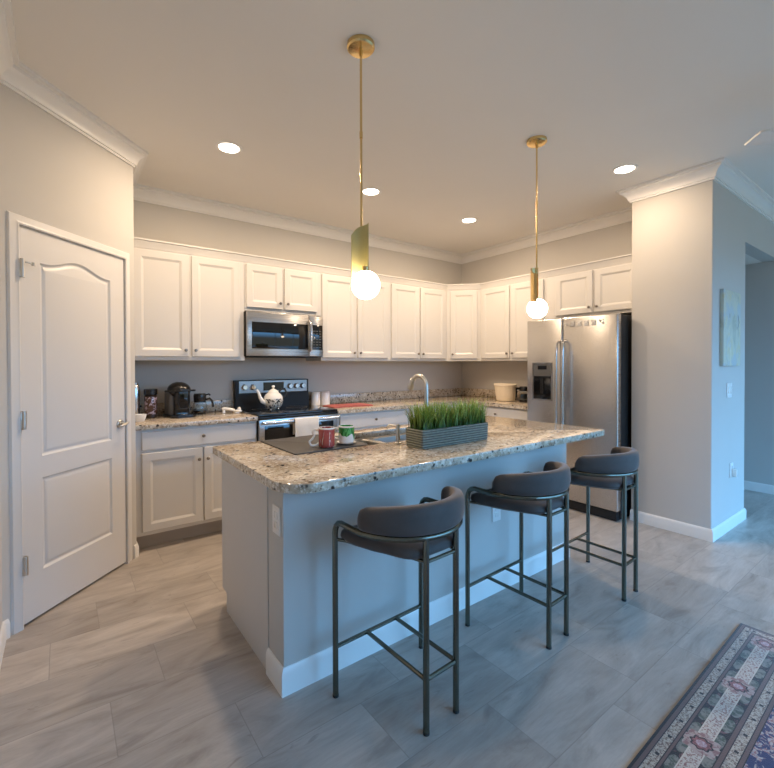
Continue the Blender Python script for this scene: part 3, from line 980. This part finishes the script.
# granite top with rounded corners and a sink opening
it = thing('granite_countertop', 'long granite island top with overhang and rounded corners', 'countertop', (0, 0, 0))
TX0, TX1, TY0, TY1 = -3.805, -1.596, -2.738, -1.765
outer = rounded_poly([(TX0, TY0+.024), (TX1, TY0+.008), (TX1, TY1), (TX0+.012, TY1)], [.13, .05, .02, .02])
SX0, SX1, SY0, SY1 = -3.20, -2.45, -2.235, -1.865
inner = rounded_poly([(SX0, SY0), (SX1, SY0), (SX1, SY1), (SX0, SY1)], [.05]*4, 5)
bm = bmesh.new()
vo = [bm.verts.new((x, y, CT)) for x, y in outer]
vi = [bm.verts.new((x, y, CT)) for x, y in inner]
es = [bm.edges.new((v[i], v[(i+1) % len(v)])) for v in (vo, vi) for i in range(len(v))]
bmesh.ops.triangle_fill(bm, edges=es, use_beauty=True)
res = bmesh.ops.extrude_face_region(bm, geom=list(bm.faces))
for v in [g for g in res['geom'] if isinstance(g, bmesh.types.BMVert)]: v.co.z = BZ+.001
rim = [e for e in bm.edges if abs(e.verts[0].co.z-e.verts[1].co.z) < 1e-6 and len(e.link_faces) == 2 and abs(e.link_faces[0].normal.z-e.link_faces[1].normal.z) > .5]
bmesh.ops.recalc_face_normals(bm, faces=list(bm.faces))
rim = [e for e in bm.edges if len(e.link_faces) == 2 and abs(abs(e.link_faces[0].normal.z)-abs(e.link_faces[1].normal.z)) > .5]
bmesh.ops.bevel(bm, geom=rim, offset=.005, segments=2, affect='EDGES', profile=.5)
MB().merge(bm).build('slab', M_GRAN, it)

sk = thing('sink', 'stainless double bowl sink set into the island top', 'sink', (0, 0, 0))
def bowl(x0, x1, y0, y1, z0, zt):
    L = []
    for ins, z, r in ((.0, zt, .05), (.004, zt-.01, .05), (.012, z0+.03, .05), (.03, z0+.005, .05), (.05, z0, .05)):
        L.append([(x, y, z) for x, y in rounded_poly([(x0+ins, y0+ins), (x1-ins, y0+ins), (x1-ins, y1-ins), (x0+ins, y1-ins)], [r]*4, 5)])
    return MB().loops(L, False, True)
xm = -2.885
ss = simple('sink_steel', (.34, .33, .31), .5, 1)
zt = .873
for a, b in ((SX0+.002, xm-.012), (xm+.012, SX1-.002)):
    bo = bowl(a, b, SY0+.002, SY1-.002, .70, zt).build('bowl', ss, sk)
    md_ = bo.modifiers.new('thickness', 'SOLIDIFY'); md_.thickness = .002; md_.offset = -1
    MB().lathe([(0, .7015), (.03, .7015), (.042, .704), (.045, .702)], ((a+b)/2, (SY0+SY1)/2, 0), 20).build('drain', M_CHROME, sk)
MB().box(xm-.014, xm+.014, SY0+.004, SY1-.004, .84, zt+.001, .004).build('divider', M_SSY, sk)

fc = thing('faucet', 'tall brushed nickel gooseneck faucet behind the planter', 'faucet', (-2.738, -2.262, CT))
pts = [(0, 0, .03), (0, 0, .292)]+[(0, .064-.064*math.cos(a), .292+.064*math.sin(a)) for a in [PI*k/12*.86 for k in range(1, 13)]]
e_ = Vector(pts[-1]); d_ = Vector((0, math.sin(PI*.86), math.cos(PI*.86)))
MB().tube(pts, .0125, 14).build('spout', M_NICKEL, fc)
MB().tube([e_-d_*.012, e_+d_*.03, e_+d_*.048], .016, 14, rads=[.016, .0195, .019]).build('spray_head', M_NICKEL, fc)
MB().lathe([(0, 0), (.028, 0), (.028, .008), (.022, .014), (.019, .06), (.013, .075), (0, .075)], (0, 0, 0), 24).build('base', M_NICKEL, fc)
MB().tube([(.015, 0, .045), (.045, 0, .055), (.085, 0, .075)], .006, 10).build('lever', M_NICKEL, fc)
sd = thing('soap_dispenser', 'small brushed nickel soap dispenser between the sink and the planter', 'soap dispenser', (-2.978, -2.300, CT))
MB().lathe([(0, 0), (.018, 0), (.018, .006), (.011, .010), (.010, .06), (.007, .065), (.007, .085), (0, .085)], (0, 0, 0), 20).build('body', M_NICKEL, sd)
MB().lathe([(0, .082), (.011, .082), (.011, .098), (.007, .104), (0, .104)], (0, 0, 0), 16).tube([(0, 0, .094), (-.03, .035, .098), (-.04, .046, .088)], .005, 10).build('pump_head', M_NICKEL, sd)

# planter with grass
pl = thing('grass_planter', 'long grey-green wicker planter box full of green grass on the island', 'planter', (-2.740, -2.440, CT+.0005), math.radians(-.3))
PW, PD, PH = .250, .068, .096
def rect(i, z, r=.012): return [(x, y, z) for x, y in rounded_poly([(-PW+i, -PD+i), (PW-i, -PD+i), (PW-i, PD-i), (-PW+i, PD-i)], [r]*4, 4)]
MB().loops([rect(.006, 0), rect(.003, .003), rect(0, PH-.003), rect(.002, PH), rect(.007, PH), rect(.008, PH-.025)]).build('box', M_PLANT, pl)
gm = MB()
def blade(x, y, z0, h, az, bend, wd, n=5):
    b = gm.b
    rows = []
    dx, dy = math.cos(az), math.sin(az)
    px, pz = 0, 0
    a = PI/2
    for k in range(n+1):
        u = k/n
        wv = wd*(1-u**1.6)*.5+.0002
        c = (x+dx*px, y+dy*px, z0+pz)
        rows.append((b.verts.new((c[0]-dy*wv, c[1]+dx*wv, c[2])), b.verts.new((c[0]+dy*wv, c[1]-dx*wv, c[2]))))
        px += math.cos(a)*h/n; pz += math.sin(a)*h/n
        a -= bend/n
    for A, B in zip(rows, rows[1:]): b.faces.new([A[0], A[1], B[1], B[0]])
for k in range(1250):
    x = random.uniform(-PW+.014, PW-.014); y = random.uniform(-PD+.013, PD-.013)
    h = random.uniform(.095, .175)
    blade(x, y, PH-.03, h, random.uniform(0, 2*PI), random.uniform(.1, 1.3), random.uniform(.005, .0095))
for k in range(46):
    sd_ = random.choice((-1, 1))
    x = random.uniform(-PW+.02, PW-.02)
    blade(x, sd_*(PD-.02), PH-.02, random.uniform(.17, .23), sd_*PI/2+random.uniform(-.7, .7), random.uniform(1.5, 2.6), .005, 8)
for sx in (-1, 1):
    for k in range(5):
        blade(sx*(PW-.02), random.uniform(-.05, .05), PH-.02, random.uniform(.20, .28), (0 if sx > 0 else PI)+random.uniform(-.6, .6), random.uniform(1.4, 2.3), .0045, 8)
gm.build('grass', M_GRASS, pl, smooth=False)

# mat and mugs
mt = MB().prism(rounded_poly([(-3.545, -2.238), (-3.125, -2.238), (-3.125, -1.795), (-3.545, -1.795)], [.012]*4, 4), CT+.0005, CT+.006, .0015).build('counter_mat', M_MAT)
tag(mt, 'dark charcoal rectangular mat lying on the island under the mugs', 'mat')
CM = CT+.0065
def mug(lab, x, y, r, h, mat, rot, curly, z=CM):
    t = thing('mug', lab, 'mug', (x, y, z), math.radians(rot), 'mugs on the island mat')
    MB().lathe([(0, .002), (r*.86, 0), (r*.95, .003), (r, .012), (r, h-.006), (r-.001, h), (r-.004, h), (r-.005, .012), (r-.012, .006), (0, .006)], (0, 0, 0), 32).build('body', mat, t)
    MB().lathe([(r-.0045, h-.001), (r-.002, h+.0015), (r+.0008, h-.001), (r+.0008, h-.006), (r-.0002, h-.007)], (0, 0, 0), 32).build('rim', M_CERAM, t)
    if curly:
        hp = [(r-.004, 0, h*.82), (r+.016, 0, h*.90), (r+.030, 0, h*.78), (r+.022, 0, h*.60), (r+.030, 0, h*.44), (r+.045, 0, h*.28), (r+.036, 0, h*.10), (r+.012, 0, h*.10), (r-.003, 0, h*.22)]
    else:
        hp = [(r-.004, 0, h*.80), (r+.018, 0, h*.84), (r+.030, 0, h*.66), (r+.030, 0, h*.42), (r+.016, 0, h*.24), (r-.004, 0, h*.22)]
    sm = []
    for i in range(len(hp)-1):
        p0, p1, p2, p3 = [Vector(hp[max(0, min(len(hp)-1, j))]) for j in (i-1, i, i+1, i+2)]
        for k in range(4):
            u = k/4
            sm.append(.5*((2*p1)+(-p0+p2)*u+(2*p0-5*p1+4*p2-p3)*u*u+(-p0+3*p1-3*p2+p3)*u**3))
    sm.append(Vector(hp[-1]))
    MB().tube(sm, .0055, 10).build('handle', M_CERAM, t)
    return t
mug('red patterned mug with curled white handle on the dark mat', -3.338, -2.170, .041, .098, M_MUGRED, 152, True)
mug('green and white drip-glazed mug standing on a white saucer', -3.2135, -2.160, .0415, .086, M_MUGGRN, 150, False, CM+.0085)
sc_ = MB().lathe([(0, .001), (.026, 0), (.03, .003), (.050, .007), (.052, .0095), (.048, .009), (.028, .0055), (0, .0055)], (0, 0, 0), 32).build('saucer', M_CERAM, None, (-3.2135, -2.160, CM+.0005))
tag(sc_, 'small white saucer under the green mug on the mat', 'saucer')

# ------------------------------------------------------------------ things on the back counters
CZ0 = CT+.0006
t = thing('coffee_jar', 'dark coffee jar with black lid and brown label by the pantry corner', 'jar', (-3.845, -.21, CZ0))
MB().cyl((0, 0, 0), .046, .0, .185, 28, bev=.006).build('body', M_COFFEE, t)
MB().lathe([(.0462, .03), (.0468, .032), (.0468, .165), (.0462, .167)], (0, 0, 0), 28).build('paper_label', M_LABEL, t)
MB().cyl((0, 0, 0), .050, .185, .232, 28, bev=.004).build('lid', M_BLACK, t)

t = thing('steel_canister', 'slim tall brushed steel cylinder against the pantry wall', 'canister', (-3.955, -.20, CZ0))
MB().lathe([(0, 0), (.032, 0), (.034, .004), (.034, .25), (.030, .262), (.024, .268), (.024, .285), (0, .287)], (0, 0, 0), 24).build('body', M_SSZ, t)
t = thing('ceramic_dish', 'small white ceramic dish at the left end of the coffee counter', 'dish', (-3.948, -.40, CZ0))
MB().lathe([(0, .004), (.030, 0), (.034, .004), (.044, .035), (.046, .052), (.043, .052), (.032, .010), (0, .008)], (0, 0, 0), 24).build('bowl', M_CERAM, t)

t = thing('coffee_machine', 'glossy black pod coffee machine with domed top', 'coffee machine', (-3.640, -.27, CZ0), math.radians(8))
MB().prism(rounded_poly([(-.10, -.125), (.10, -.125), (.10, .14), (-.10, .14)], [.05]*4, 6), 0, .022, .004).build('base', M_BLACK, t)
MB().prism(rounded_poly([(-.085, -.02), (.085, -.02), (.085, .13), (-.085, .13)], [.03]*4, 6), .022, .215, .004).build('side_body', M_GREYP, t)
MB().prism(rounded_poly([(-.058, -.085), (.058, -.085), (.058, .0), (-.058, .0)], [.03, .03, 0, 0], 6), .07, .225, .006).prism(rounded_poly([(-.058, -.06), (.058, -.06), (.058, .0), (-.058, .0)], [.02, .02, 0, 0], 6), .022, .07).build('brew_column', M_BLACKG, t)
MB().sphere((0, .02, .215), .09, (.98, 1.18, .78), 28, 16).build('dome', M_BLACK, t)
MB().tube([(-.112, .0, .212), (-.10, -.055, .214), (-.06, -.098, .216), (0, -.112, .217), (.06, -.098, .216), (.10, -.055, .214), (.112, .0, .212)], .008, 10).build('lever', M_BLACK, t)
MB().lathe([(0, .0225), (.038, .0225), (.042, .027), (.038, .030), (0, .029)], (.0, -.085, 0), 24).build('drip_tray', M_CHROME, t)
MB().lathe([(0, .285), (.012, .285), (.014, .283), (.012, .279)], (0, 0.0, 0), 14).build('button', M_CHROME, t)

t = thing('coffee_carafe', 'glass coffee carafe with black lid and handle next to the pod machine', 'carafe', (-3.465, -.19, CZ0), math.radians(-25))
MB().lathe([(0, .004), (.045, .002), (.058, .012), (.062, .04), (.056, .08), (.046, .108), (.045, .118), (.043, .118), (.044, .107), (.054, .079), (.060, .04), (.056, .014), (0, .007)], (0, 0, 0), 32).build('glass_pot', M_GLASS, t)
MB().lathe([(0, .008), (.053, .013), (.0585, .035), (0, .035)], (0, 0, 0), 28).build('coffee', M_COFFEE, t)
MB().lathe([(.047, .112), (.050, .116), (.052, .16), (.046, .178), (0, .182)], (0, 0, 0), 28).lathe([(.047, .112), (0, .119)], (0, 0, 0), 28).build('lid', M_BLACK, t)
MB().tube([(.048, 0, .165), (.075, 0, .172), (.085, 0, .160)], .007, 10).build('spout_lip', M_BLACK, t)
MB().tube([(.050, 0, .125), (.080, 0, .135), (.098, 0, .115), (.106, 0, .085), (.108, 0, .06)], .009, 10).lathe([(.0465, .104), (.049, .104), (.049, .116), (.0465, .116)], (0, 0, 0), 28).build('handle', M_BLACK, t)

t = thing('spoon_rest', 'white ceramic spoon rest lying near the range', 'spoon rest', (-3.215, -.24, CZ0), math.radians(-28))
MB().sphere((.055, 0, .014), .04, (1.0, .85, .34), 20, 12).tube([(.03, 0, .022), (-.01, 0, .030), (-.05, 0, .036), (-.075, 0, .034)], .012, 12, rads=[.012, .013, .015, .012]).sphere((.07, 0, .03), .016, (1, 1, 1.3), 14, 10).lathe([(0, 0), (.03, 0), (.028, .01)], (.05, 0, 0), 16).lathe([(0, 0), (.014, 0), (.010, .03)], (-.06, 0, 0), 12).build('dish', M_CERAM, t)

cn_lab = ('white ceramic canister directly right of the range backguard', 'white ceramic canister, second one over from the range')
for i, x in enumerate((-2.300, -2.185)):
    t = thing('canister', cn_lab[i], 'canister', (x, -.095, CZ0), 0, 'white canisters right of the range')
    MB().lathe([(0, 0), (.046, 0), (.05, .005), (.05, .125), (.048, .130), (0, .130)], (0, 0, 0), 28).build('body', M_CERAM, t)
    MB().lathe([(.046, .130), (.051, .131), (.051, .140), (.046, .144), (0, .145)], (0, 0, 0), 28).build('lid', M_CERAM, t)

rc = MB()
N1, N2 = 16, 10
def cloth_z(u, v): return .004+.004*abs(math.sin(u*7+v*3))+.006*max(0, math.sin(u*3.1-v*2))
L = []
for i in range(N1+1):
    u = i/N1
    row = [(-2.30+u*.43, -.50+v_*.26+.03*math.sin(u*4), cloth_z(u, v_)) for v_ in [j/N2 for j in range(N2+1)]]
    L.append([(x, y, z+.004) for x, y, z in row]+[(x, y, .0005) for x, y, z in row[::-1]])
tag(rc.loops(L).build('dish_cloth', M_RED, None, (0, 0, CZ0)), 'red dish cloth spread on the granite right of the range', 'cloth')

t = thing('storage_basket', 'cream oval basket on the right counter next to the refrigerator', 'basket', (-.30, -.955, CZ0))
L = []
for r, z in ((.085, 0), (.098, .004), (.104, .03), (.114, .10), (.122, .168), (.127, .172), (.127, .192), (.123, .195), (.116, .190), (.106, .10), (.095, .01)):
    L.append([(r*.85*math.cos(2*PI*k/36), r*1.12*math.sin(2*PI*k/36), z) for k in range(36)])
MB().loops(L).build('shell', M_CREAM, t)
t = thing('french_press', 'glass and black coffee press between the basket and the refrigerator', 'coffee press', (-.30, -1.205, CZ0), math.radians(150))
MB().lathe([(0, 0), (.052, 0), (.054, .004), (.054, .025), (.050, .03), (0, .03)], (0, 0, 0), 24).lathe([(.0505, .125), (.054, .125), (.054, .165), (.046, .175), (0, .178)], (0, 0, 0), 24).lathe([(.0505, .125), (0, .127)], (0, 0, 0), 24).build('frame', M_BLACK, t)
MB().lathe([(.049, .03), (.05, .032), (.05, .126), (.048, .126), (.048, .032)], (0, 0, 0), 24).build('beaker', M_GLASS, t)
MB().lathe([(0, .031), (.046, .031), (.046, .10), (0, .10)], (0, 0, 0), 20).build('milk', M_CERAM, t)
MB().box(.05, .10, -.009, .009, .140, .165, .004).box(.085, .10, -.009, .009, .05, .165, .004).build('handle', M_BLACK, t)

# painting on the side of the column
pt = thing('painting', 'pale abstract canvas painting on the blue-lit side of the column', 'painting', (-.345, -2.972, 1.318))
MB().box(0, .415, -.026, -.001, 0, .59, .003).build('canvas', M_ART, pt)

# ------------------------------------------------------------------ rug
RGX0, RGX1, RGY0, RGY1 = -3.72, -1.630, -4.93, -3.428
M_RUG = rug_mat(RGX0, RGX1, RGY0, RGY1)
rg_ = MB().prism(rounded_poly([(RGX0, RGY0), (RGX1, RGY0), (RGX1, RGY1), (RGX0, RGY1)], [.006]*4, 2), .0005, .009, .003).build('rug', M_RUG)
ra = math.radians(.85)
rp_ = Vector((-2.2, -3.428, 0))
rg_.rotation_euler.z = ra
rg_.location = Vector((-2.2, -3.4265, 0))-Matrix.Rotation(ra, 3, 'Z') @ rp_
tag(rg_, 'Persian style rug with floral border and navy field on the tile floor', 'rug')

# ------------------------------------------------------------------ bar stools
def make_stool(lab):
    t = thing('bar_stool', lab, 'bar stool', (0, 0, 0), 0, 'bar stools along the island')
    R, cy, r = .239, -.13, .0118
    RZ = .712
    def P(a): return (R*math.cos(a), cy+R*math.sin(a), RZ)
    ring = []
    # left arm bends up from the front leg, round the back, and down into the right front leg
    left = [(-R, -.0, RZ-.055), (-R, -.003, RZ-.036), (-R, -.012, RZ-.017), (-R, -.026, RZ-.005), (-R, -.045, RZ)]
    ring = left+[(-R, -.09, RZ)]+[P(PI+PI*k/28) for k in range(29)]+[(R, -.09, RZ)]+[(-x, y, z) for x, y, z in left[::-1]]
    MB().tube(ring, r, 12).build('arm_rail', M_GUN, t)
    bx = .080
    by = cy-math.sqrt(R*R-bx*bx)
    for x, y, zt in ((-R, 0, RZ-.05), (R, 0, RZ-.05), (-bx, by, RZ-.002), (bx, by, RZ-.002)):
        lg = MB().tube([(x, y, .006), (x, y, zt)], r, 12).build('leg', M_GUN, t)
        MB().cyl((x, y, 0), r+.0006, 0, .010, 12).build('foot_cap', M_RUBBER, lg)
    MB().tube([(-R, 0, .2), (R, 0, .2)], .0085, 10).build('front_rung', M_GUN, t)
    for s_ in (-1, 1): MB().tube([(s_*.08, 0, .2), (s_*bx, by, .197)], .0085, 10).build('side_rung', M_GUN, t)
    MB().tube([(-bx, by, .197), (bx, by, .197)], .0085, 10).build('rear_rung', M_GUN, t)
    # seat frame
    sf = MB().tube([(-R, -.0, .637), (-.205, -.04, .631), (-.165, -.16, .627), (-bx-.012, by+.05, .624), (-bx, by, .624)], .007, 10)
    sf.tube([(R, -.0, .637), (.205, -.04, .631), (.165, -.16, .627), (bx+.012, by+.05, .624), (bx, by, .624)], .007, 10)
    sf.tube([(-bx, by, .624), (bx, by, .624)], .007, 10)
    sf.build('seat_frame', M_GUN, t)
    # seat cushion: D-shaped plan, round edged, slightly crowned
    outline = rounded_poly([(-.218, .018), (-.218, -.09), (-.130, -.345), (.130, -.345), (.218, -.09), (.218, .018)], [.035, .10, .085, .085, .10, .035], 6)
    def plan(ins, z):
        q = offset_loop(outline, ins) if ins else outline
        return [(x, y, z) for x, y in q]
    L = [plan(.045, .630), plan(.018, .627), plan(.004, .634), plan(0, .646), plan(.004, .660), plan(.014, .669), plan(.035, .674), plan(.08, .678)]
    MB().loops(L).build('seat', M_VELV, t, angle=60)
    # curved backrest on the rail
    L = []
    n, m = 36, 20
    a0, a1 = math.radians(185), math.radians(355)
    for k in range(n+1):
        u = k/n
        # rounded ends
        e = min(u, 1-u)*(a1-a0)*R
        f = math.sqrt(max(0.0, 1-(1-min(1, e/.045))**2)) if e < .045 else 1
        f = max(f, .05)
        a = a0+(a1-a0)*u
        top = .826-.030*(abs(2*u-1)**2.5)
        zc, hz_ = (top+.714)/2, (top-.714)/2
        row = []
        for j in range(m):
            b = 2*PI*j/m
            q = (abs(math.cos(b))**3.2+abs(math.sin(b))**3.2)**(-1/3.2)
            rr = R-.010+.027*q*math.cos(b)*(.35+.65*f)
            zz = zc+hz_*q*math.sin(b)*(.45+.55*f) - (1-f)*.012
            row.append((rr*math.cos(a), cy+rr*math.sin(a), zz+.006))
        L.append(row)
    MB().loops(L).build('backrest', M_VELV, t, angle=60)
    return t
s1 = make_stool('grey velvet bar stool nearest the camera, below the mugs')
s1.location = (-3.302, -2.585, 0)
s1.rotation_euler.z = math.radians(2.2)
s2 = copy_tree(s1)
s2.location = (-2.518, -2.58, 0)
s2['label'] = 'grey velvet bar stool in the middle, in front of the planter'
s3 = copy_tree(s1)
s3.location = (-1.808, -2.60, 0)
s3['label'] = 'grey velvet bar stool farthest away, nearest the refrigerator'
